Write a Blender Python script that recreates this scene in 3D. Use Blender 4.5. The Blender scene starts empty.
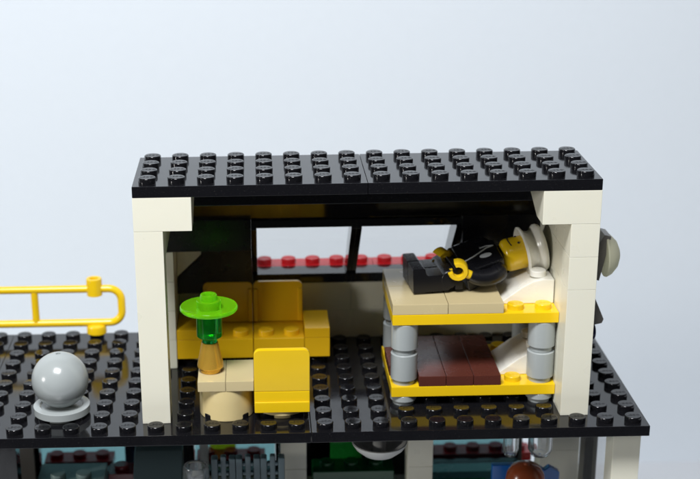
import bpy, bmesh, math, random
from mathutils import Vector, Matrix
random.seed(7)
S = 0.008                      # one stud pitch = 8 mm; everything below is written in stud pitches
scn = bpy.context.scene
col = scn.collection

# ------------------------------------------------------------------ materials
def nodes(name):
    m = bpy.data.materials.new(name); m.use_nodes = True
    nt = m.node_tree
    return m, nt, nt.nodes['Principled BSDF']

def plastic(name, c, rough=0.22, spec=0.5, bump=0.035, grime=0.10, sss=0.0, rv=.12, scale=1.0, dust=0.0):
    """moulded plastic: faint flow unevenness, fingermark gloss variation, fine scratches and settled dust"""
    m, nt, b = nodes(name)
    L = nt.links.new
    tc = nt.nodes.new('ShaderNodeTexCoord')
    n1 = nt.nodes.new('ShaderNodeTexNoise'); n1.inputs['Scale'].default_value = 130*scale; n1.inputs['Detail'].default_value = 5
    n2 = nt.nodes.new('ShaderNodeTexNoise'); n2.inputs['Scale'].default_value = 1100*scale; n2.inputs['Detail'].default_value = 3
    L(tc.outputs['Object'], n1.inputs['Vector']); L(tc.outputs['Object'], n2.inputs['Vector'])
    mr = nt.nodes.new('ShaderNodeMapRange')
    mr.inputs['From Min'].default_value = .3; mr.inputs['From Max'].default_value = .7
    mr.inputs['To Min'].default_value = rough*(1-rv); mr.inputs['To Max'].default_value = rough*(1+rv*1.5)
    L(n1.outputs['Fac'], mr.inputs['Value']); L(mr.outputs['Result'], b.inputs['Roughness'])
    mx = nt.nodes.new('ShaderNodeMix'); mx.data_type = 'RGBA'
    mx.inputs[6].default_value = (*[v*(1-grime) for v in c], 1)
    mx.inputs[7].default_value = (*[min(1, v*(1+grime*.5)) for v in c], 1)
    L(n1.outputs['Fac'], mx.inputs[0])
    out = mx.outputs[2]
    if dust:
        n3 = nt.nodes.new('ShaderNodeTexNoise'); n3.inputs['Scale'].default_value = 2600; n3.inputs['Detail'].default_value = 2
        L(tc.outputs['Object'], n3.inputs['Vector'])
        r3 = nt.nodes.new('ShaderNodeMapRange'); r3.inputs['From Min'].default_value = .62; r3.inputs['From Max'].default_value = .80
        r3.inputs['To Max'].default_value = dust
        L(n3.outputs['Fac'], r3.inputs['Value'])
        m3 = nt.nodes.new('ShaderNodeMix'); m3.data_type = 'RGBA'; m3.inputs[7].default_value = (.35, .33, .30, 1)
        L(r3.outputs['Result'], m3.inputs[0]); L(out, m3.inputs[6]); out = m3.outputs[2]
    L(out, b.inputs['Base Color'])
    bp = nt.nodes.new('ShaderNodeBump'); bp.inputs['Strength'].default_value = bump; bp.inputs['Distance'].default_value = .0006
    ad = nt.nodes.new('ShaderNodeMath'); ad.operation = 'MULTIPLY_ADD'; ad.inputs[1].default_value = .25
    L(n2.outputs['Fac'], ad.inputs[0]); L(n1.outputs['Fac'], ad.inputs[2])
    L(ad.outputs[0], bp.inputs['Height']); L(bp.outputs['Normal'], b.inputs['Normal'])
    b.inputs['Specular IOR Level'].default_value = spec
    b.inputs['IOR'].default_value = 1.53
    if sss:
        b.inputs['Subsurface Weight'].default_value = sss
        b.inputs['Subsurface Radius'].default_value = (1, .8, .5)
        b.inputs['Subsurface Scale'].default_value = .0012
    return m

def clear(name, c, rough=.04, ior=1.5, gloss=1.0):
    """thin clear sheet: see-through with a fresnel sheen"""
    m, nt, b = nodes(name); nt.nodes.remove(b)
    L = nt.links.new
    o = nt.nodes['Material Output']
    t = nt.nodes.new('ShaderNodeBsdfTransparent'); t.inputs['Color'].default_value = (*c, 1)
    g = nt.nodes.new('ShaderNodeBsdfGlossy'); g.inputs['Roughness'].default_value = rough
    lw = nt.nodes.new('ShaderNodeLayerWeight'); lw.inputs['Blend'].default_value = .5
    pw = nt.nodes.new('ShaderNodeMath'); pw.operation = 'POWER'; pw.inputs[1].default_value = 4.0
    f = nt.nodes.new('ShaderNodeMath'); f.operation = 'MULTIPLY_ADD'; f.inputs[1].default_value = .6; f.inputs[2].default_value = ((ior-1)/(ior+1))**2
    L(lw.outputs['Facing'], pw.inputs[0]); L(pw.outputs[0], f.inputs[0])
    x = nt.nodes.new('ShaderNodeMixShader')
    L(f.outputs[0], x.inputs[0]); L(t.outputs[0], x.inputs[1]); L(g.outputs[0], x.inputs[2]); L(x.outputs[0], o.inputs['Surface'])
    return m

def jelly(name, c, body, w=.45, rough=.06):
    """tinted see-through moulded plastic with a milky, light-gathering body"""
    m, nt, b = nodes(name)
    L = nt.links.new; o = nt.nodes['Material Output']
    b.inputs['Base Color'].default_value = (*c, 1); b.inputs['Transmission Weight'].default_value = 1
    b.inputs['Roughness'].default_value = rough; b.inputs['IOR'].default_value = 1.5
    t = nt.nodes.new('ShaderNodeBsdfTranslucent'); t.inputs['Color'].default_value = (*body, 1)
    d = nt.nodes.new('ShaderNodeBsdfDiffuse'); d.inputs['Color'].default_value = (*body, 1)
    a = nt.nodes.new('ShaderNodeMixShader'); a.inputs[0].default_value = .5
    L(t.outputs[0], a.inputs[1]); L(d.outputs[0], a.inputs[2])
    x = nt.nodes.new('ShaderNodeMixShader'); x.inputs[0].default_value = w
    L(b.outputs[0], x.inputs[1]); L(a.outputs[0], x.inputs[2]); L(x.outputs[0], o.inputs['Surface'])
    return m

M = {}
M['black'] = plastic('black_plastic', (.0065, .0065, .0080), .095, bump=.022, dust=.07, rv=.4)
M['blackm'] = plastic('worn_black_plastic', (.007, .007, .009), .27, spec=.35, bump=.03)
M['cream'] = plastic('aged_white_plastic', (.79, .77, .64), .30, grime=.02, bump=.006, sss=.1)
M['white'] = plastic('white_plastic', (.84, .82, .74), .25, grime=.02, bump=.006, sss=.1)
M['yellow'] = plastic('yellow_plastic', (.84, .55, .008), .22, grime=.05, bump=.02, sss=.08)
M['amber'] = plastic('warm_yellow_plastic', (.82, .48, .010), .20, grime=.06, bump=.02, sss=.08)
M['skin'] = plastic('figure_yellow_plastic', (.88, .58, .012), .20, grime=.03, bump=.01, sss=.08)
M['tan'] = plastic('tan_plastic', (.58, .48, .27), .24, grime=.05, bump=.02)
M['sand'] = plastic('pale_sand_plastic', (.74, .60, .30), .22, grime=.05, bump=.02, sss=.08)
M['grey'] = plastic('light_grey_plastic', (.36, .39, .39), .20, grime=.04, bump=.015)
M['dgrey'] = plastic('dark_grey_plastic', (.15, .14, .125), .3, grime=.1)
M['slate'] = plastic('slate_grey_plastic', (.10, .15, .17), .3, grime=.08)
M['brown'] = plastic('reddish_brown_plastic', (.095, .026, .018), .26, grime=.08, bump=.02)
M['hair'] = plastic('brown_hair_plastic', (.30, .065, .020), .2, grime=.08)
M['red'] = plastic('red_plastic', (.52, .006, .010), .2, grime=.05)
M['blue'] = plastic('blue_plastic', (.010, .13, .48), .22, grime=.05)
M['teal'] = plastic('teal_plastic', (.10, .28, .27), .25, grime=.05)
M['ink'] = plastic('black_print', (.01, .009, .009), .3, bump=0)
M['silver'] = plastic('silver_print', (.55, .58, .60), .25, bump=0)
M['lemon'] = plastic('lemon_plastic', (.78, .74, .02), .3)
M['lemon_clear'] = jelly('lemon_clear_plastic', (.9, .9, .05), (.9, .85, .02), .6)
M['dred'] = plastic('dark_red_plastic', (.26, .012, .018), .25)
M['gold'] = plastic('pearl_gold_plastic', (.74, .43, .06), .25, grime=.12, bump=.03); M['gold'].node_tree.nodes['Principled BSDF'].inputs['Metallic'].default_value = .55
M['pearl'] = plastic('pearl_silver_plastic', (.62, .62, .60), .3, grime=.04)
M['neon'] = jelly('neon_green_clear_plastic', (.30, .98, .03), (.42, 1.0, .02), .36)
M['green'] = jelly('dark_green_clear_plastic', (.02, .48, .12), (.02, .45, .05), .35)
M['smoke'] = clear('clear_window_plastic', (.99, .99, .99), ior=1.35)
M['glass'] = jelly('clear_tube_plastic', (.93, .95, .96), (.8, .8, .8), .06, rough=.03)
M['sea'] = clear('pale_blue_clear_plastic', (.40, .56, .57), ior=1.5)
M['olive'] = jelly('pale_yellow_clear_plastic', (.85, .88, .60), (.92, .90, .72), .85, rough=.15)

# ------------------------------------------------------------------ mesh builder
class B:
    def __init__(s): s.bm = bmesh.new()
    def _bev(s, geom_edges, w, seg=2):
        if w > 0: bmesh.ops.bevel(s.bm, geom=geom_edges, offset=w, segments=seg, affect='EDGES', profile=.5, clamp_overlap=True)
    def box(s, x0, x1, y0, y1, z0, z1, w=.03, M4=None):
        vs = [s.bm.verts.new((x, y, z)) for x in (x0, x1) for y in (y0, y1) for z in (z0, z1)]
        F = [(0,1,3,2),(4,6,7,5),(0,4,5,1),(2,3,7,6),(0,2,6,4),(1,5,7,3)]
        fs = [s.bm.faces.new([vs[i] for i in f]) for f in F]
        if M4 is not None: bmesh.ops.transform(s.bm, matrix=M4, verts=vs)
        s._bev(list({e for f in fs for e in f.edges}), w)
        return s
    def prism(s, poly, axis, a0, a1, w=.03, M4=None):
        """poly in the two other axes (x,y,z order without `axis`), extruded a0..a1"""
        def P(p, a):
            l = list(p); l.insert(axis, a); return l
        A = [s.bm.verts.new(P(p, a0)) for p in poly]; C = [s.bm.verts.new(P(p, a1)) for p in poly]
        n = len(poly)
        fs = [s.bm.faces.new(A), s.bm.faces.new(C[::-1])]
        for i in range(n): fs.append(s.bm.faces.new([A[(i+1) % n], A[i], C[i], C[(i+1) % n]]))
        if M4 is not None: bmesh.ops.transform(s.bm, matrix=M4, verts=A+C)
        bmesh.ops.recalc_face_normals(s.bm, faces=fs)
        s._bev(list({e for f in fs for e in f.edges}), w)
        return s
    def lathe(s, prof, c=(0,0,0), M4=None, seg=28, close=True):
        """prof: (r, z) from bottom to top, round the z axis through c"""
        rings = []; T = Matrix.Translation(c)
        if M4 is not None: T = M4 @ T
        for r, z in prof:
            if r < 1e-5: rings.append([s.bm.verts.new(T @ Vector((0,0,z)))])
            else: rings.append([s.bm.verts.new(T @ Vector((r*math.cos(2*math.pi*i/seg), r*math.sin(2*math.pi*i/seg), z))) for i in range(seg)])
        for a, b in zip(rings, rings[1:]):
            for i in range(seg):
                j = (i+1) % seg
                v = [a[i % len(a)], a[j % len(a)], b[j % len(b)], b[i % len(b)]]
                u = []
                for q in v:
                    if q not in u: u.append(q)
                if len(u) > 2: s.bm.faces.new(u)
        if close:
            if len(rings[0]) > 1: s.bm.faces.new(rings[0][::-1])
            if len(rings[-1]) > 1: s.bm.faces.new(rings[-1])
        return s
    def cyl(s, c, r, h, seg=28, w=.03, M4=None):
        return s.lathe([(r-w, 0), (r, w), (r, h-w), (r-w*.3, h-w*.3), (r-w, h)], c, M4, seg)
    def tube(s, pts, r, seg=14, closed=False, caps=True):
        pts = [Vector(p) for p in pts]; n = len(pts); rr = r if isinstance(r, (list, tuple)) else [r]*n
        up = None; rings = []
        for i, p in enumerate(pts):
            if closed: d = pts[(i+1) % n] - pts[i-1]
            else: d = pts[min(i+1, n-1)] - pts[max(i-1, 0)]
            d.normalize()
            if up is None:
                up = Vector((0,0,1)) if abs(d.z) < .9 else Vector((1,0,0))
            a = d.cross(up).normalized(); up = a.cross(d).normalized()
            rings.append([s.bm.verts.new(p + rr[i]*(a*math.cos(2*math.pi*k/seg) + up*math.sin(2*math.pi*k/seg))) for k in range(seg)])
        m = n if closed else n-1
        for i in range(m):
            A, C = rings[i], rings[(i+1) % n]
            for k in range(seg): s.bm.faces.new([A[k], A[(k+1) % seg], C[(k+1) % seg], C[k]])
        if caps and not closed: s.bm.faces.new(rings[0][::-1]); s.bm.faces.new(rings[-1])
        return s
    def sphere(s, c, r, seg=40, sc=(1,1,1), M4=None):
        T = Matrix.Translation(c) @ Matrix.Diagonal((*sc, 1))
        if M4 is not None: T = M4 @ T
        bmesh.ops.create_uvsphere(s.bm, u_segments=seg, v_segments=seg//2, radius=r, matrix=T)
        return s
    def stud(s, x, y, z, logo=True, M4=None):
        s.lathe([(.3, -.01), (.3, .175), (.285, .2), (.262, .21)], (x, y, z), M4, 24)
        if logo:
            T = Matrix.Translation((x + random.uniform(-.006, .006), y, z + .205)) @ LOGO_R
            if M4 is not None: T = M4 @ T
            me = LOGO
            vs = [s.bm.verts.new(T @ v) for v in me[0]]
            for f in me[1]:
                try: s.bm.faces.new([vs[i] for i in f])
                except ValueError: pass
        return s
    def studs(s, xs, ys, z, logo=True):
        for x in xs:
            for y in ys: s.stud(x, y, z, logo)
        return s

# the raised moulded word on every stud top, as mesh data
def make_logo():
    cu = bpy.data.curves.new('word', 'FONT'); cu.body = 'LEGO'; cu.size = .19; cu.extrude = .012; cu.offset = .004
    cu.align_x = 'CENTER'; cu.align_y = 'CENTER'; cu.resolution_u = 1
    o = bpy.data.objects.new('word', cu); col.objects.link(o)
    dg = bpy.context.evaluated_depsgraph_get(); me = o.evaluated_get(dg).to_mesh()
    r = ([v.co.copy() for v in me.vertices], [tuple(p.vertices) for p in me.polygons])
    o.evaluated_get(dg).to_mesh_clear(); bpy.data.objects.remove(o); bpy.data.curves.remove(cu)
    return r
LOGO = make_logo(); LOGO_R = Matrix.Identity(4)

bases = {}
def thing(name, label, cat, base, group=None, kind=None):
    o = bpy.data.objects.new(name, None); o.empty_display_size = .004; col.objects.link(o)
    o.location = Vector(base)*S; bases[o.name] = Vector(base)
    if label: o['label'] = label
    if cat: o['category'] = cat
    if group: o['group'] = group
    if kind: o['kind'] = kind
    return o
def part(name, b, mat, parent=None, label=None, flat=False, origin=None):
    """link builder b as one mesh; vertices are given in world stud units"""
    root = bases[parent.name] if parent else Vector(origin or (0,0,0))
    bmesh.ops.recalc_face_normals(b.bm, faces=b.bm.faces)
    bmesh.ops.transform(b.bm, matrix=Matrix.Scale(S, 4) @ Matrix.Translation(-root), verts=b.bm.verts)
    me = bpy.data.meshes.new(name); b.bm.to_mesh(me); b.bm.free()
    if not flat:
        me.shade_smooth(); me.set_sharp_from_angle(angle=math.radians(38))
    me.materials.append(M[mat] if isinstance(mat, str) else mat)
    o = bpy.data.objects.new(name, me); col.objects.link(o)
    if not flat:
        wn = o.modifiers.new('weighted', 'WEIGHTED_NORMAL'); wn.keep_sharp = True; wn.weight = 100
    if parent: o.parent = parent
    else: o.location = root*S
    bases[o.name] = root
    if label: o['label'] = label
    return o
def tag(o, label=None, cat=None, group=None, kind=None):
    if label: o['label'] = label
    if cat: o['category'] = cat
    if group: o['group'] = group
    if kind: o['kind'] = kind
    return o
def rng(a, b): return [a + .5 + i for i in range(int(round(b-a)))]
G = .005   # hairline gap between neighbouring bricks

# ------------------------------------------------------------------ the setting
TZ = -18.4
WALL_Y = 32.0
m, nt, b = nodes('white_paper_surface')
tc = nt.nodes.new('ShaderNodeTexCoord'); n = nt.nodes.new('ShaderNodeTexNoise'); n.inputs['Scale'].default_value = 900; n.inputs['Detail'].default_value = 6
r = nt.nodes.new('ShaderNodeMix'); r.data_type = 'RGBA'; r.inputs[6].default_value = (.70, .72, .75, 1); r.inputs[7].default_value = (.76, .78, .81, 1)
nt.links.new(tc.outputs['Object'], n.inputs['Vector']); nt.links.new(n.outputs['Fac'], r.inputs[0]); nt.links.new(r.outputs[2], b.inputs['Base Color']); b.inputs['Roughness'].default_value = .6
M['paper'] = m
m, nt, b = nodes('matt_white_wall')
tc = nt.nodes.new('ShaderNodeTexCoord'); n = nt.nodes.new('ShaderNodeTexNoise'); n.inputs['Scale'].default_value = 260; n.inputs['Detail'].default_value = 8
r = nt.nodes.new('ShaderNodeMix'); r.data_type = 'RGBA'; r.inputs[6].default_value = (.79, .85, .91, 1); r.inputs[7].default_value = (.81, .87, .93, 1)
bp = nt.nodes.new('ShaderNodeBump'); bp.inputs['Strength'].default_value = .12; bp.inputs['Distance'].default_value = .0003
nt.links.new(tc.outputs['Object'], n.inputs['Vector']); nt.links.new(n.outputs['Fac'], r.inputs[0]); nt.links.new(r.outputs[2], b.inputs['Base Color'])
nt.links.new(n.outputs['Fac'], bp.inputs['Height']); nt.links.new(bp.outputs['Normal'], b.inputs['Normal']); b.inputs['Roughness'].default_value = .85
M['wall'] = m
tb = B(); tb.box(-120, 140, -30, WALL_Y, TZ-1, TZ, 0)
tag(part('table_surface', tb, 'paper', flat=True), kind='structure')
wb = B(); wb.box(-120, 140, WALL_Y, WALL_Y+1, TZ-1, 80, 0)
tag(part('backdrop_wall', wb, 'wall', flat=True), kind='structure')

# ------------------------------------------------------------------ the brick-built building
H = thing('toy_building', 'two storey open-fronted toy building of cream pillars with black studded floor and roof plates', 'toy building', (6, 4, TZ))

def plate(name, x0, x1, y0, y1, z0, parent=H, mat='black', h=.4, logo=True, label=None):
    b = B(); b.box(x0+G, x1-G, y0+G, y1-G, z0, z0+h-.004, .022)
    b.studs(rng(x0, x1), rng(y0, y1), z0+h-.004, logo)
    return part(name, b, mat, parent, label)
# floor plates of the upper storey, seams at x = -6 and x = 6
plate('floor_plate', -16, -6, -1, 9, -.4)
plate('floor_plate', -6, 6, -1, 9, -.4)
plate('floor_plate', 6, 18, -1, 9, -.4)
# roof plates
plate('roof_plate', 0, 8, 0, 4, 8.4)
plate('roof_plate', 8, 16, 0, 4, 8.4)
# roof beam and sloped black back of the roof
b = B(); b.prism([(3, 7.2), (4, 7.2), (5, 6.05), (6, 6.05), (6, 6.9), (4, 8.395), (3, 8.395)], 0, .02, 15.98, .02)
part('roof_beam', b, 'black', H)
# pillars: seven bricks each, then the bracket
def pillar(x, y, z0, n, mat='cream', name='pillar', dx=1, dy=1, parent=H, label=None):
    b = B()
    for k in range(n):
        b.box(x, x+dx, y, y+dy, z0+1.2*k+G*.6, z0+1.2*(k+1), .016)
    return part(name, b, mat, parent, label)
def tall(x, y, z0, z1, splits=(), mat='cream', name='pillar', dx=1, dy=1, parent=H):
    b = B(); zs = [z0, *splits, z1]
    for a, c in zip(zs, zs[1:]): b.box(x, x+dx, y, y+dy, a+G*.6, c, .016)
    return part(name, b, mat, parent)
tall(0, 0, 0, 7.2)                       # one tall brick on the left
tall(15, 0, 0, 7.2, (4.8, 6.0))         # the right one with its two seams
for x0, x1 in ((0, 2), (14, 16)):
    b = B(); b.prism([(0, 7.2+G), (1, 7.2+G), (2.8, 7.98), (2.8, 8.396), (0, 8.396)], 0, x0, x1, .016)
    part('bracket', b, 'cream', H)
# left side: beam above the opening, low wall behind it
b = B(); b.box(0, 1, 1.01, 5, 6.0, 7.19, .016); part('side_beam', b, 'cream', H)
b = B()
for k in range(4): b.box(0, 1, 5.01, 7.99, 1.2*k+G, 1.2*(k+1), .016)
part('side_wall', b, 'cream', H)
# right side wall, stepping down towards the back
b = B()
for k in range(4): b.box(15, 16, 1.01, 7.99, 1.2*k+G, 1.2*(k+1), .016)
b.box(15, 16, 1.01, 5.99, 4.8+G, 6.0, .016); b.box(15, 16, 1.01, 4.2, 6+G, 7.19, .016)
part('side_wall', b, 'cream', H)
# back wall, two courses of long bricks, higher at its left end
b = B()
xs = [0, 4, 8, 12, 16]
for k in range(2):
    for a, c in zip(xs, xs[1:]): b.box(a+G*.3, c-G*.3, 8, 9, 1.2*k+G*.5, 1.2*(k+1), .01)
for k in (2, 3):
    b.box(0, 3, 8, 9, 1.2*k+G, 1.2*(k+1), .016); b.box(14, 16, 8, 9, 1.2*k+G, 1.2*(k+1), .016)
part('back_wall', b, 'cream', H)
# black bricks under the roof beam at both ends
for x0, x1 in ((0, 3.98), (12.02, 15.98)):
    b = B(); b.box(x0+.02, x1, 5.02, 6, 4.8+G, 6.04, .016); part('lintel_brick', b, 'blackm', H)
# black slope bricks beside the windows
b = B(); b.prism([(1, 2.4), (4, 2.4), (4, 6.04), (2, 6.04), (2, 4.0), (1.02, 3.08), (1, 2.98)], 1, 6.98, 7.98, .016)
part('slope_brick', b, 'blackm', H)
b = B(); b.prism([(15, 2.4), (12, 2.4), (12, 6.04), (14, 6.04), (14, 4.0), (14.98, 3.08), (15, 2.98)], 1, 6.98, 7.98, .016)
part('slope_brick', b, 'blackm', H)
b = B(); b.prism([(1.01, 3.12), (1.98, 4.04), (1.98, 4.79), (1.01, 4.79)], 1, 7.0, 7.98, .012); part('brightening_brick', b, 'white', H)  # added white brick, set forward of the wall to brighten this corner
# the two slanted windows
def window(x0, x1):
    b = B(); d = Vector((0, 3, -2.75)).normalized()
    # side frames follow the slope: from the top rail (y5..6, z6) down to the rim (y8..9, z2.4)
    for xa, xb in ((x0+G, x0+.2), (x1-.2, x1-G)):
        b.prism([(5, 6.0), (5, 5.62), (8, 2.78), (8, 2.4), (9, 2.4), (9, 2.8), (6, 5.9), (6, 6.0)], 0, xa, xb, .012)
    b.box(x0+.2, x1-.2, 5, 6, 5.7, 6.0, .012)
    b.box(x0+.2, x1-.2, 8, 9, 2.41, 2.8, .012)
    f = part('window_frame', b, 'black', H)
    p = B(); p.prism([(5.95, 5.69), (8.95, 2.81), (8.99, 2.85), (6, 5.73)], 0, x0+.21, x1-.21, 0)
    part('pane', p, 'smoke', f)
window(4, 8); window(8, 12)
# red ledge outside the windows
plate('ledge_plate', 3, 9, 9.01, 10, 2.4, mat='red')
plate('ledge_plate', 9, 14, 9.01, 10, 2.4, mat='red')
b = B(); b.box(3, 14, 9.01, 9.8, 1.2, 2.4, .02); part('ledge_support', b, 'cream', H)

# lower storey
LZ = -8.8
plate('base_plate', -16, 18, -1, 12, LZ-.4, mat='black', logo=False)
for x in (-16, -6, 5, 17): tall(x, 0, TZ, LZ-.41, (-16, -13.6, -11.2)); tall(x, 11, TZ, LZ-.41, (-16, -13.6, -11.2))
b = B(); b.box(-15.5, 17.5, 8, 9, TZ, LZ-.41, .02); part('lower_wall', b, 'cream', H)
for (x, y, dx) in ((17, 0, 1), (5, 4, 1), (10, 4, 1)):
    tall(x, y, LZ, -.41, (-4, -1.6) if x != 17 else (-5.2,), dx=dx)
tall(15.5, 5.2, LZ, -.41, (-4, -1.6), dx=1.6, name='lower_wall')
tall(16.85, 3.4, LZ, -.41, mat='black', dx=.5, dy=.8, name='door_post')
tall(-6.4, 3, LZ, -.41, mat='black', dx=1.2, dy=.8, name='door_post')
b = B()
for a, c in ((-16, -6), (-6, 5), (5, 10), (10, 18)):
    for k in range(2): b.box(a+G, c-G, 8, 9, LZ+1.2*k, LZ+1.2*(k+1)-G, .012)
part('lower_wall', b, 'cream', H)
for a, c in ((-5.2, -1.8), (1.4, 5), (11, 16.6)):
    plate('ledge_plate', a, math.floor(c-a)+a, 9.05, 10.05, LZ+2.4, mat='red')
# lower windows: pale blue clear sheets in black frames
def lowwin(x0, x1, y=8.2, mat='sea'):
    b = B()
    for xa in (x0, x1-.18): b.box(xa, xa+.18, y, y+.6, LZ+2.42, -.42, .01)
    b.box(x0+.18, x1-.18, y, y+.6, LZ+2.42, LZ+2.7, .01); b.box(x0+.18, x1-.18, y, y+.6, -.75, -.42, .01)
    f = part('window_frame', b, 'black', H)
    p = B(); p.box(x0+.19, x1-.19, y+.25, y+.32, LZ+2.7, -.76, 0); part('pane', p, mat, f)
lowwin(-5.4, -1.4); lowwin(1.2, 5.0); lowwin(11.0, 15.4)
# rear wall over there is black left of the windows
b = B(); b.box(-1.395, 1.195, 8, 8.9, LZ+2.42, -.42, .02); part('lower_wall', b, 'black', H)
b = B(); b.box(5.005, 10.995, 8, 8.9, LZ+2.42, -.42, .02); part('lower_wall', b, 'black', H)
b = B(); b.box(-16, -5.405, 8, 8.9, LZ+2.42, -.42, .02); part('lower_wall', b, 'dgrey', H)
# narrow clear screen beside the right pillar
b = B(); b.box(17.02, 17.10, 1.1, 4.0, LZ, -.42, .01); part('side_pane', b, 'smoke', H)

# ------------------------------------------------------------------ round things
def round_brick(b, x, y, z, h=1.2, r=.49, stud=True):
    b.lathe([(r*.82, 0), (r*.82, .16), (r, .2), (r, h-.035), (r-.03, h-.006), (.3, h-.006)] + ([(.3, h+.17), (.27, h+.2)] if stud else [(.2, h-.006)]), (x, y, z), None, 28)
    return b

# sphere on its round plate
t = thing('ball_ornament', 'glossy light grey ball on a round grey plate on the open black terrace', 'ornament', (-3, 1, 0))
b = B(); b.lathe([(.84, 0), (.84, .10), (1.02, .14), (1.02, .385), (.98, .41), (.80, .415), (.74, .36), (.5, .36)], (-3, 1, .0), None, 48)
part('round_base', b, 'grey', t)
b = B(); b.lathe([(max(0, 1.02*math.sin(a)), 1.36 - 1.02*math.cos(a)) for a in [math.pi*(.12+.88*i/36) for i in range(35)]] + [(.09, 2.375), (.09, 2.32), (0, 2.32)], (-3, 1, 0), None, 56)
part('ball', b, 'grey', t)

# railing
t = thing('railing', 'yellow tubular railing with rounded end at the back edge of the terrace', 'railing', (-7, 8.5, .2))
yr = 8.5; zt, zb, xr, rr, rad = 2.14, .66, -1.42, .16, .50
path = [(-13.2, yr, zt)] + [(x, yr, zt) for x in (-10, -6, -3)]
for i in range(10):
    a = math.pi/2 - i*math.pi/2/9; path.append((xr-rad+rad*math.cos(a), yr, zt-rad+rad*math.sin(a)))
for i in range(10):
    a = -i*math.pi/2/9; path.append((xr-rad+rad*math.cos(a), yr, zb+rad+rad*math.sin(a)))
path += [(x, yr, zb) for x in (-3, -6, -10, -13.2)]
b = B(); b.tube(path, rr, 18); part('handrail', b, 'yellow', t)
for x in (-4.97, -9.0):
    b = B(); b.tube([(x, yr, zb+.1), (x, yr, zt-.1)], .15, 16); part('strut', b, 'yellow', t)
for x in (-2.5, -11.5):
    b = B(); b.lathe([(.32, zt-.26), (.32, zt+.42), (.30, zt+.46), (.19, zt+.46), (.17, zt+.43), (.17, zt+.2), (0, zt+.2)], (x, yr, 0), None, 28); part('collar', b, 'yellow', t)
    b = B(); b.lathe([(.36, .20), (.41, .23), (.41, .48), (.37, .56), (.2, .62)], (x, yr, 0), None, 28); part('foot', b, 'yellow', t)

# ------------------------------------------------------------------ seats
def seat_meshes(x0, y0, z0, parent, mat, backsign=1):
    """two by two chair seat; backsign 1: back at +y, -1: back at -y. returns seat part with its studs and backrest"""
    cx, cy = x0+1, y0+1
    F = Matrix.Translation((cx, cy, z0)) @ (Matrix.Identity(4) if backsign == 1 else Matrix.Rotation(math.pi, 4, 'Z'))
    b = B(); b.prism([(-1, 0), (1, 0), (1, .80), (-1, .80)], 0, -.99, .99, .03, F)
    for sx in (-.5, .5): b.stud(sx, -.5, .80, True, F)
    st = part('seat', b, mat, parent)
    b = B()
    # leaning back panel (side profile), then raised edges
    prof = [(.78, .805), (.995, .30), (1.0, .32), (.995, .44), (.93, .52), (1.12, 2.30), (1.09, 2.42), (1.0, 2.46), (.93, 2.40)]
    prof = [(.74, .805), (.99, .805), (1.00, .86), (1.16, 2.34), (1.13, 2.46), (1.03, 2.50), (.97, 2.44)]
    bb = B()
    n = 16; r = .22
    # panel with rounded upper corners, drawn face-on then leaned
    out = [(-.99, .805), (.99, .805), (.99, 2.46-r)] + [(.99-r+r*math.cos(a), 2.46-r+r*math.sin(a)) for a in [math.pi/2*i/6 for i in range(1, 7)]] + \
          [(-.99+r-r*math.sin(a), 2.46-r+r*math.cos(a)) for a in [math.pi/2*i/6 for i in range(0, 7)]]
    lean = Matrix.Translation((0, .99, .805)) @ Matrix.Rotation(math.radians(-5.0), 4, 'X') @ Matrix.Translation((0, -.99, -.805))
    bb.prism([(x, z) for x, z in out], 1, .80, 1.0, .035, F @ lean)
    for sx in (-1, 1):
        bb.prism([(min(sx*.985, sx*.80), .82), (max(sx*.985, sx*.80), .82), (max(sx*.985, sx*.80), 2.18), (min(sx*.985, sx*.80), 2.18)], 1, .70, .86, .04, F @ lean)
    bk = part('backrest', bb, mat, parent)
    return st
def lip(x0, y0, z0, parent, mat, backsign):
    F = Matrix.Translation((x0+1, y0+1, z0)) @ (Matrix.Identity(4) if backsign == 1 else Matrix.Rotation(math.pi, 4, 'Z'))
    b = B(); b.box(-.985, .985, 1.0, 1.05, 0.0, .40, .02, F)
    return part('back_lip', b, mat, parent)

t = thing('sofa', 'warm yellow two-seat sofa with square armrests at the back of the upper room', 'sofa', (4, 6, .2))
seat_meshes(2, 5.0, .4, t, 'amber'); seat_meshes(4, 5.0, .4, t, 'amber')
for x in (1.02, 6.0):
    b = B(); b.box(x, x+.98, 5, 7, .40, 1.19, .02); b.box(x, x+.98, 5, 7, 1.20, 1.6, .02)
    part('armrest', b, 'amber', t)
for x in (2, 5.4):
    b = B(); b.lathe([(.74, 0.19), (.74, .24), (.84, .26), (.84, .38), (.82, .395)], (x, 6.1, 0), None, 40); part('round_foot', b, 'sand', t)
b = B(); b.box(1.3, 6.7, 6.2, 6.9, .21, .395, .01); part('underframe', b, 'tan', t)

t = thing('chair', 'bright yellow chair seen from behind, standing on a round sand foot at the table', 'chair', (5, 1, 0))
seat_meshes(4, 0.0, .36, t, 'yellow', -1)
lip(4, 0.0, .36, t, 'yellow', -1)
b = B(); b.lathe([(.78, 0.0), (.78, .16), (.98, .2), (.98, .34), (.96, .355)], (5, 1, 0), None, 48)
part('round_foot', b, 'sand', t)

# table
t = thing('table', 'small tan tiled table on a round sand-coloured pedestal beside the yellow chair', 'table', (3, 1, 0))
b = B(); b.lathe([(.97, 0.01), (.98, .04), (.98, 1.16), (.96, 1.195)], (3, 1, 0), None, 56); part('pedestal', b, 'sand', t)
b = B(); b.box(2+G, 3-G, 0, 2, 1.2, 1.585, .02); b.box(3+G, 4-G, 0, 2, 1.2, 1.585, .02); part('tabletop', b, 'tan', t)

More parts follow.
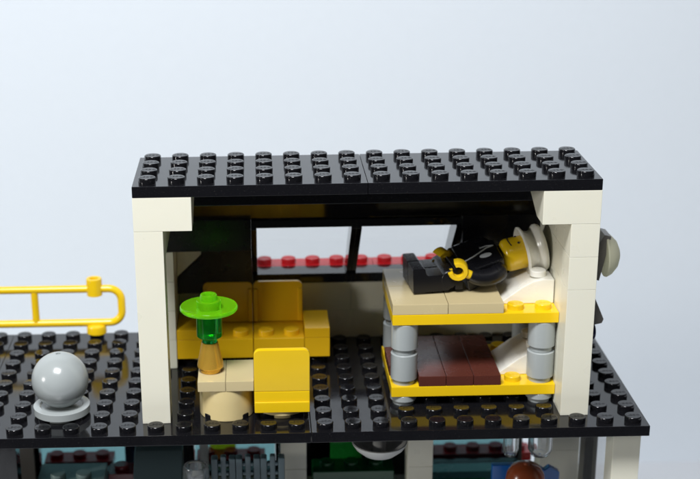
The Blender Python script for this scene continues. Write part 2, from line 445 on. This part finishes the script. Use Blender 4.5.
# table lamp
t = thing('table_lamp', 'neon green disc lamp on a dark green tube and gold cone on the tan table', 'lamp', (2.45, 1.0, 1.59))
c = (2.45, 1.0, 0)
b = B(); b.lathe([(.33, 1.59), (.37, 1.60), (.385, 1.72), (.47, 1.78), (.475, 1.86), (.30, 2.70), (.29, 2.72), (.24, 2.72)], c, None, 40); part('cone_base', b, 'gold', t)
b = B(); b.lathe([(.25, 2.725), (.27, 2.74), (.27, 2.88), (.44, 2.95), (.46, 2.98), (.46, 3.84), (.44, 3.88)], c, None, 40); part('stem', b, 'green', t)
b = B(); b.lathe([(.40, 3.885), (.60, 3.89), (.90, 3.93), (1.0, 3.96), (1.03, 4.0), (1.03, 4.07), (1.0, 4.11), (.88, 4.08), (.60, 4.02), (.44, 4.02), (.44, 4.30), (.42, 4.33), (.30, 4.33), (.30, 4.50), (.28, 4.54), (.20, 4.54), (.18, 4.50), (.18, 4.42), (0, 4.42)], c, None, 56)
part('lamp_shade', b, 'neon', t)

# ------------------------------------------------------------------ bunk bed
t = thing('bunk_bed', 'yellow two-level bunk bed on grey round posts in the right half of the room', 'bunk bed', (12, 3, 0))
def bedplate(z, xs):
    b = B(); b.box(9+G, 15-G*2, 1, 5, z, z+.395, .02)
    for x, y in xs: b.stud(x, y, z+.395)
    return part('bed_frame', b, 'yellow', t)
bedplate(.4, [(13.5, 1.5), (13.5, 4.5), (14.5, 4.5)])
bedplate(3.2, [(13.5, 1.5), (14.5, 1.5), (13.5, 4.5), (14.5, 4.5)])
for x in (9.5, 14.5):
    for y in (1.5, 4.5):
        b = B(); b.lathe([(.40, 0), (.40, .13), (.49, .17), (.49, .37), (.47, .395)], (x, y, 0), None, 28)
        round_brick(b, x, y, .80, 1.19, stud=False); round_brick(b, x, y, 2.0, 1.19, stud=False)
        part('bed_post', b, 'grey', t)
b = B()
for x0, x1 in ((9, 11), (11, 13)):
    for y0, y1 in ((1, 3), (3, 5)): b.box(x0+G*1.5, x1-G*1.5, y0+G, y1-G, 3.6, 3.99, .02)
part('mattress', b, 'tan', t, 'tan tiled upper mattress')
b = B()
for x0, x1 in ((10, 11), (11, 12), (12, 13)): b.box(x0+G*1.5, x1-G*1.5, 1+G, 5-G, .80, 1.19, .02)
b.box(9.02, 10-G, 2.05, 3.95, .80, 1.19, .02)
part('mattress', b, 'brown', t, 'reddish brown tiled lower mattress')
def pillow(z, lab):
    b = B(); b.prism([(13.0, 0+z), (15-.03, 0+z), (15-.03, .90+z), (14.6, .92+z), (14.2, .84+z), (13.8, .62+z), (13.4, .32+z), (13.12, .12+z), (13.0, .07+z)], 1, 1.95, 3.98, .10)
    for y in (2.45, 3.5): b.stud(14.45, y, z+.93)
    return part('pillow', b, 'white', t, lab)
pillow(3.6, 'white sloped pillow of the upper bunk'); pillow(.80, 'white sloped pillow of the lower bunk')

# ------------------------------------------------------------------ the toy figure lying on the upper bunk
FB = Vector((9.74, 2.9, 4.02))
t = thing('toy_figure', 'toy figure with yellow head, white hat and black suit lying on the upper bunk', 'toy figure', FB)
# local standing frame: X' across the body, Y' towards the back, Z' up the body -> lying: Z' to +x, -Y' (front) to up
def frame(origin, pitch):
    ez = Vector((math.cos(pitch), .10, math.sin(pitch))).normalized()
    ey = -Vector((-math.sin(pitch), 0, math.cos(pitch)))           # back of the body points down
    ey = (ey - ez*ey.dot(ez)).normalized()
    ex = ey.cross(ez)
    R = Matrix((ex, ey, ez)).transposed().to_4x4()
    return Matrix.Translation(origin) @ R
LG = frame(FB + Vector((0, 0, .50)), math.radians(2))               # legs: axis lies half a stud over the mattress
# legs (near one is at -y world)
for sx in (-1, 1):
    b = B()
    x0, x1 = (.03, .95) if sx > 0 else (-.95, -.03)
    b.prism([(.46, 0), (-.44, 0), (-.46, .04), (-.46, .40), (-.42, .46), (-.20, .50), (-.16, .58), (-.16, 1.10), (-.26, 1.30), (-.30, 1.48), (-.02, 1.60), (.28, 1.50), (.46, 1.30)], 0, x0, x1, .035, LG)
    part('leg', b, 'blackm', t)
b = B(); b.box(-.97, .97, -.36, .46, 1.54, 1.84, .05, LG)
b.lathe([(.30, -.96), (.33, -.93), (.33, .93), (.30, .96)], (0, 0, 0), LG @ Matrix.Translation((0, .04, 1.36)) @ Matrix.Rotation(math.pi/2, 4, 'Y'), 24)
part('hips', b, 'blackm', t)
ROLL = math.radians(15)
TP = frame(LG @ Vector((0, .0, 1.92)), math.radians(14)) @ Matrix.Rotation(ROLL, 4, 'Z')
# torso
EXQ = (TP.to_3x3() @ Vector((1, 0, 0))).y
b = B()
pts = [(-.97, -.44, .02), (.97, -.44, .02), (.97, .44, .02), (-.97, .44, .02), (-.70, -.40, 1.58), (.70, -.40, 1.58), (.70, .40, 1.58), (-.70, .40, 1.58)]
vs = [b.bm.verts.new(TP @ Vector(p)) for p in pts]
fs = [b.bm.faces.new([vs[i] for i in f]) for f in ((0,1,2,3), (4,7,6,5), (0,4,5,1), (1,5,6,2), (2,6,7,3), (3,7,4,0))]
bmesh.ops.recalc_face_normals(b.bm, faces=fs); b._bev(list({e for f in fs for e in f.edges}), .07, 3)
b.lathe([(.30, 1.55), (.30, 1.72)], (0, 0, 0), TP, 24)
torso = part('torso', b, 'blackm', t)
# printed badge and lapel line on the chest
b = B()
def onchest(x, z, lift=.012):
    return TP @ Vector((x, -.44 + .04*z/1.58 - lift, z))
q = -1 if EXQ > 0 else 1            # q side faces the open front of the room
b.tube([onchest(q*.30, .04), onchest(q*.24, .3), onchest(q*.12, .60), onchest(-q*.05, .9), onchest(-q*.22, 1.2), onchest(-q*.26, 1.46)], .026, 8)
b.tube([onchest(-q*.26, 1.46), onchest(-q*.34, 1.2), onchest(-q*.30, .95)], .022, 8)
part('lapel_print', b, 'silver', torso)
b = B(); b.lathe([(0, 0), (.17, 0), (.17, .012), (0, .012)], (0, 0, 0), TP @ Matrix.Translation((q*.24, -.428, 1.02)) @ Matrix.Rotation(math.pi/2, 4, 'X') @ Matrix.Diagonal((.75, 1.35, 1, 1)), 20, False)
part('badge_print', b, 'silver', torso)
# arms and hands
EXY = (TP.to_3x3() @ Vector((1, 0, 0))).y      # > 0 when +X' is the far side
for sx in (-1, 1):
    sh = Vector((sx*.93, -.02, 1.22)); el = Vector((sx*1.16, .04, .66)); wr = Vector((sx*1.0, -.32, .18)) if sx*EXY < 0 else Vector((sx*.82, -.16, -.04))
    P = []
    for i in range(11):
        u = i/10; q = sh*(1-u)**2 + (el*1.0)*2*u*(1-u) + wr*u*u; P.append(TP @ q)
    b = B(); b.tube(P, [.33, .34, .335, .33, .325, .32, .31, .30, .285, .27, .25], 18)
    b.sphere(TP @ sh, .335, 20)
    b.sphere(TP @ (sh + Vector((-sx*.12, 0, .06))), .30, 20)
    arm = part('arm', b, 'blackm', t)
    d = (wr - el).normalized(); fw = (TP.to_3x3() @ d).normalized()
    side = (TP.to_3x3() @ Vector((sx, 0, 0))).normalized(); side = (side - fw*side.dot(fw)).normalized(); upv = fw.cross(side).normalized()
    w0 = TP @ wr
    b = B(); b.tube([w0 - fw*.06, w0 + fw*.22], .165, 16)
    cc = w0 + fw*.50; N = 14; ro, ri, hh = .37, .20, .22
    # C-shaped grip: ring section swept over 280 degrees, opening forward, its axis across the arm
    ring = []
    for i in range(N+1):
        a = math.radians(40 + 280*i/N)
        dv = fw*math.cos(a) + upv*math.sin(a)
        ring.append([cc + dv*rad_ + side*s_ for rad_, s_ in ((ri, -hh), (ro-.03, -hh), (ro, -hh+.04), (ro, hh-.04), (ro-.03, hh), (ri, hh))])
    V = [[b.bm.verts.new(p) for p in rg] for rg in ring]
    for A, C in zip(V, V[1:]):
        for k in range(6): b.bm.faces.new([A[k], A[(k+1) % 6], C[(k+1) % 6], C[k]])
    b.bm.faces.new(V[0]); b.bm.faces.new(V[-1][::-1])
    part('hand', b, 'skin', t)
# head
HD = TP @ Matrix.Translation((0, 0, 1.66)) @ Matrix.Rotation(math.radians(-3), 4, 'X')
b = B(); b.lathe([(.30, 0), (.46, .02), (.56, .09), (.61, .20), (.615, .30), (.615, .82), (.60, .93), (.53, 1.03), (.40, 1.07), (.3, 1.08)], (0, 0, 0), HD, 48)
head = part('head', b, 'skin', t)
def facep(ang, z, r=.62):
    a = math.radians(ang); return HD @ Vector((r*math.sin(a), -r*math.cos(a), z))
b = B()
for s in (-1, 1): b.sphere(facep(s*20, .62, .60), .055, 12)
part('eyes', b, 'ink', head)
b = B(); b.tube([facep(a, .33 - .05*math.cos(math.radians(a*3.4)), .612) for a in range(-26, 27, 4)], .022, 8)
part('mouth', b, 'ink', head)
# hat
HT = HD @ Matrix.Translation((0, 0, .80))
b = B(); b.lathe([(.63, .02), (.86, -.06), (.93, -.02), (.93, .03), (.80, .10), (.72, .20), (.70, .32), (.74, .42), (.84, .50), (.90, .58), (.905, .66), (.86, .74), (.70, .79), (.4, .82), (0, .83)], (0, 0, 0), HT, 48)
part('hat', b, 'white', t)

# ------------------------------------------------------------------ wall lamp and trim outside the right wall
t = thing('wall_lamp', 'dark bracket with pale round lens outside the right wall', 'wall lamp', (16.0, 2, 5.45))
b = B(); b.prism([(16.01, 4.7), (16.50, 4.55), (16.84, 6.22), (16.60, 6.28), (16.01, 5.3)], 1, 1.6, 2.5, .02); part('bracket', b, 'dgrey', t)
RX = Matrix.Translation((16.72, 2.0, 5.42)) @ Matrix.Rotation(math.radians(88), 4, 'Y')
b = B(); b.lathe([(.0, -.02), (.80, -.02), (.82, .03), (.74, .20), (.50, .42), (.25, .52), (0, .54)], (0, 0, 0), RX, 40, False); part('lens', b, 'olive', t)
t = thing('wall_trim', 'small dark grey wedge low on the outside of the right wall', 'trim piece', (16.0, 2, 3.0))
b = B(); b.prism([(16.01, 4.2), (16.3, 4.1), (16.74, 3.1), (16.68, 2.95), (16.01, 2.8)], 1, 1.5, 2.5, .02); part('wedge', b, 'dgrey', t)
b = B(); b.lathe([(.28, 0), (.30, .03), (.30, .5), (.27, .53)], (0, 0, 0), Matrix.Translation((16.02, 2.0, 2.45)) @ Matrix.Rotation(math.pi/2, 4, 'Y'), 24); part('knob', b, plastic('dark_blue_plastic', (.01, .012, .06), .25), t)

# ------------------------------------------------------------------ what stands in the lower storey
# hanging dish
t = thing('ceiling_dish', 'pearl silver dish hanging upside down under the middle of the floor plate', 'ceiling lamp', (8.62, 1.3, -.42))
b = B(); b.lathe([(.24, -1.4), (.24, -.41)], (8.62, 1.3, 0), None, 20); part('stem', b, 'black', t)
b = B(); b.lathe([(0, -2.12), (.30, -2.10), (.62, -1.98), (.90, -1.74), (1.02, -1.55), (1.03, -1.50), (.99, -1.48), (.85, -1.66), (.5, -1.88), (.25, -1.92), (.25, -1.38)], (8.62, 1.3, 0), None, 48, False); part('dish', b, 'pearl', t)

# clear drinking-glass like barrel
t = thing('clear_barrel', 'clear ribbed barrel standing left of the grille panels on the lower floor', 'barrel', (1.75, 1.6, LZ))
b = B(); b.lathe([(.46, LZ), (.50, LZ+.1), (.50, -2.75), (.47, -2.55), (.44, -2.50), (.36, -2.52), (.38, -2.8), (.40, LZ+.2), (0, LZ+.2)], (1.75, 1.6, 0), None, 30, False); part('barrel_body', b, 'glass', t)

# grille panels
for i in range(3):
    x0 = 2.30 + i*.94
    t = thing('grille_panel', ['slate grey grille panel nearest the clear barrel', 'slate grey grille panel in the middle of the three', 'slate grey grille panel nearest the cream pillar'][i], 'grille panel', (x0+.4, 2.5, LZ), 'slate grille panels in the lower storey')
    b = B()
    for xa in (x0, x0+.68): b.box(xa, xa+.25, 2.3, 2.7, LZ, -2.62, .05)
    part('frame', b, 'slate', t)
    b = B()
    b.box(x0+.36, x0+.57, 2.35, 2.6, LZ, -2.55, .05)
    for k in range(16): b.box(x0+.25, x0+.68, 2.38, 2.58, LZ+.1+k*.38, LZ+.26+k*.38, .04)
    part('bars', b, 'slate', t)
# yellow strip and white brick behind
t = tag(part('sign_strip', B().box(1.95, 3.1, 10.2, 10.4, -8.79, -5.1, .02), 'lemon_clear', origin=(2.5, 10.3, -8.79)), 'narrow lemon yellow strip behind the grille panels under the floor plate', 'strip')
t = tag(part('small_brick', B().box(1.70, 2.05, 6.0, 6.4, -5.0, -3.6, .02), 'pearl', origin=(1.85, 6.2, -5.0)), 'small pale brick at the left end of the lemon strip', 'brick')

# control console on the left
t = thing('control_console', 'grey console with green screen under the left of the terrace', 'console', (-2.9, 4, LZ))
b = B(); b.box(-4.6, -1.9, 3.2, 4.9, LZ, -4.35, .03); part('cabinet', b, 'slate', t)
b = B(); b.box(-3.5, -2.2, 3.12, 3.19, -5.4, -4.5, .01); part('screen', b, plastic('dull_green_screen', (.10, .22, .07), .2), t)
b = B()
b.prism([(-4.55, -4.34), (-1.95, -4.34), (-1.95, -3.98), (-4.55, -3.98)], 1, 3.2, 4.9, .02)
b.studs((-3.75, -2.75), (3.7,), -3.98, False); part('top', b, plastic('pale_aqua_plastic', (.30, .42, .40), .25), t)
t = thing('red_brick', 'red brick with a stud beside the grey console', 'brick', (-1.4, 5, LZ))
b = B(); b.box(-1.9, -.9, 4.6, 5.6, -5.3, -4.35, .02); b.stud(-1.4, 5.1, -4.35, False); part('brick_body', b, M['dred'], t)
b = B(); b.box(-1.9, -.9, 4.6, 5.6, LZ, -5.32, .02); part('stand', b, 'blue', t, 'blue lower bricks')
t = thing('slope_desk', 'dark slate desk of slope bricks right of the red brick', 'desk', (0, 4, LZ))
b = B(); b.prism([(3.0, LZ), (5, LZ), (5, -3.3), (4.5, -3.3), (3.0, -4.3)], 0, -.8, 1.1, .03); part('desk_body', b, 'slate', t)
b = B(); b.box(-.6, .9, 2.6, 2.95, -4.6, -4.2, .04); part('armrest', b, 'black', t)
t = tag(part('arch_brick', B().prism([(-.9, -.42), (1.2, -.42), (1.2, -1.75), (.95, -1.72), (.5, -1.60), (-.1, -1.52), (-.9, -1.50)], 1, 2.0, 2.8, .02), 'tan', origin=(0, 2.4, -.42)), 'tan arch brick under the floor plate near the left pillar', 'arch')

# green console in the middle bay
t = thing('green_counter', 'dark green see-through counter with studs under the hanging dish', 'counter', (8, 5.5, LZ))
b = B(); b.box(6.3, 9.6, 5.2, 6.4, LZ, -4.75, .03); b.studs((6.9, 7.9, 8.9), (5.8,), -4.75, False); part('counter_body', b, plastic('bottle_green_plastic', (.004, .13, .035), .2), t)
b = B(); b.box(7.1, 8.4, 6.6, 7.0, LZ, -3.9, .03); part('counter_back', b, plastic('leaf_green_plastic', (.02, .38, .05), .25), t)

# green and teal shelves behind the right bay
t = thing('striped_shelf', 'shelf of stacked teal and green plates behind the right bay', 'shelf', (13, 8, LZ))
b = B()
for k in range(5): b.box(11.1, 14.6, 7.2, 7.95, LZ+.64*k, LZ+.64*k+.34, .02)
part('teal_plates', b, 'teal', t)
b = B()
for k in range(4): b.box(11.1, 13.7, 7.15, 7.95, LZ+.35+.64*k, LZ+.35+.64*k+.28, .02)
part('green_plates', b, plastic('bright_green_plastic', (.01, .40, .10), .25), t)

# seated figure seen only by its hair, with clear tubes behind
t = thing('toy_figure', 'toy figure with reddish brown hair in front of the blue panel in the lower bay', 'toy figure', (14.3, 2, LZ))
b = B(); b.lathe([(.60, -4.3), (.74, -4.15), (.76, -3.7), (.70, -3.35), (.52, -3.08), (.28, -2.95), (0, -2.92)], (14.3, 2.1, 0), None, 40)
b.lathe([(.12, -2.95), (.10, -2.88), (0, -2.87)], (14.3, 2.0, 0), None, 16)  # small raised dot standing in for the highlight on the hair
part('hair', b, 'hair', t)
b = B(); b.lathe([(.3, -5.2), (.56, -5.1), (.6, -4.9), (.6, -4.3)], (14.3, 2.05, 0), None, 32); part('head', b, 'skin', t)
b = B(); b.prism([(-.97, -6.8), (.97, -6.8), (.70, -5.22), (-.70, -5.22)], 1, 1.6, 2.5, .05, Matrix.Translation((14.3, 0, 0))); part('torso', b, 'blue', t)
b = B()
for s in (.02, -.95): b.box(14.3+s, 14.3+s+.93, 1.6, 2.5, LZ, -6.82, .04)
part('legs', b, 'blackm', t)
t = tag(part('blue_screen', B().prism([(13.25, -8.8), (15.9, -8.8), (15.9, -4.0), (15.5, -3.75), (15.3, -3.9), (15.0, -3.7), (13.9, -3.65), (13.25, -3.65)], 1, 3.3, 3.6, .03), 'blue', origin=(14.3, 3.4, LZ)), 'blue panel standing behind the brown haired figure', 'panel')
for i, (x, r_) in enumerate(((13.72, .30), (14.85, .46))):
    zb_ = -2.75
    t = tag(part('clear_tube', B().lathe([(.05, zb_), (r_*.7, zb_+.06), (r_, zb_+.3), (r_, -.42), (r_-.06, -.42), (r_-.06, zb_+.34), (r_*.6, zb_+.14), (0, zb_+.1)], (x, 2.3, 0), None, 32, False), 'glass', origin=(x, 2.3, -.42)),
            ['narrow clear tube hanging over the left of the brown hair', 'wide clear tube hanging over the right of the brown hair'][i], 'tube')

# ------------------------------------------------------------------ camera
f = 1392.4939; th, yaw, roll = 1.2336716568, -.0123920604, -.0180177702
R = Matrix.Rotation(roll, 3, 'Z') @ Matrix.Rotation(th, 3, 'X') @ Matrix.Rotation(yaw, 3, 'Z')
cam = bpy.data.cameras.new('camera'); co = bpy.data.objects.new('camera', cam); col.objects.link(co)
co.matrix_world = Matrix.Translation(Vector((4.2087161, -45.4300231, 21.4110538))*S) @ R.to_4x4()
cam.sensor_width = 36; cam.lens = f/700*36; cam.shift_x = 68.621/700; cam.shift_y = 37.466/700
cam.clip_start = .01; cam.clip_end = 20
cam.dof.use_dof = True; cam.dof.focus_distance = 47.5*S; cam.dof.aperture_fstop = 20
scn.camera = co

# ------------------------------------------------------------------ light: one low window to the left front, soft room light
tgt = Vector((9, 3, 3)); d = Vector((2.1, .95, -.42)).normalized()
def area(name, pos, target, sx, sy, power, c):
    l = bpy.data.lights.new(name, 'AREA'); l.shape = 'RECTANGLE'; l.size = sx*S; l.size_y = sy*S; l.energy = power; l.color = c
    o = bpy.data.objects.new(name, l); col.objects.link(o); o.location = Vector(pos)*S
    o.rotation_euler = (Vector(target)-Vector(pos)).to_track_quat('-Z', 'Y').to_euler(); return o
area('window_light', tgt - d*160, tgt, 14, 18, 4.2, (1, .98, .94))
area('room_light', (-7, -36, 63), (6, 4, 2), 27, 20, 5.0, (.97, .98, 1))
w = bpy.data.worlds.new('World'); scn.world = w; w.use_nodes = True
bg = w.node_tree.nodes['Background']; bg.inputs['Color'].default_value = (.80, .88, 1, 1); bg.inputs['Strength'].default_value = .035

scn.view_settings.view_transform = 'Standard'; scn.view_settings.look = 'None'; scn.view_settings.gamma = 1
scn.view_settings.exposure = 0
scn.cycles.max_bounces = 10; scn.cycles.transparent_max_bounces = 12
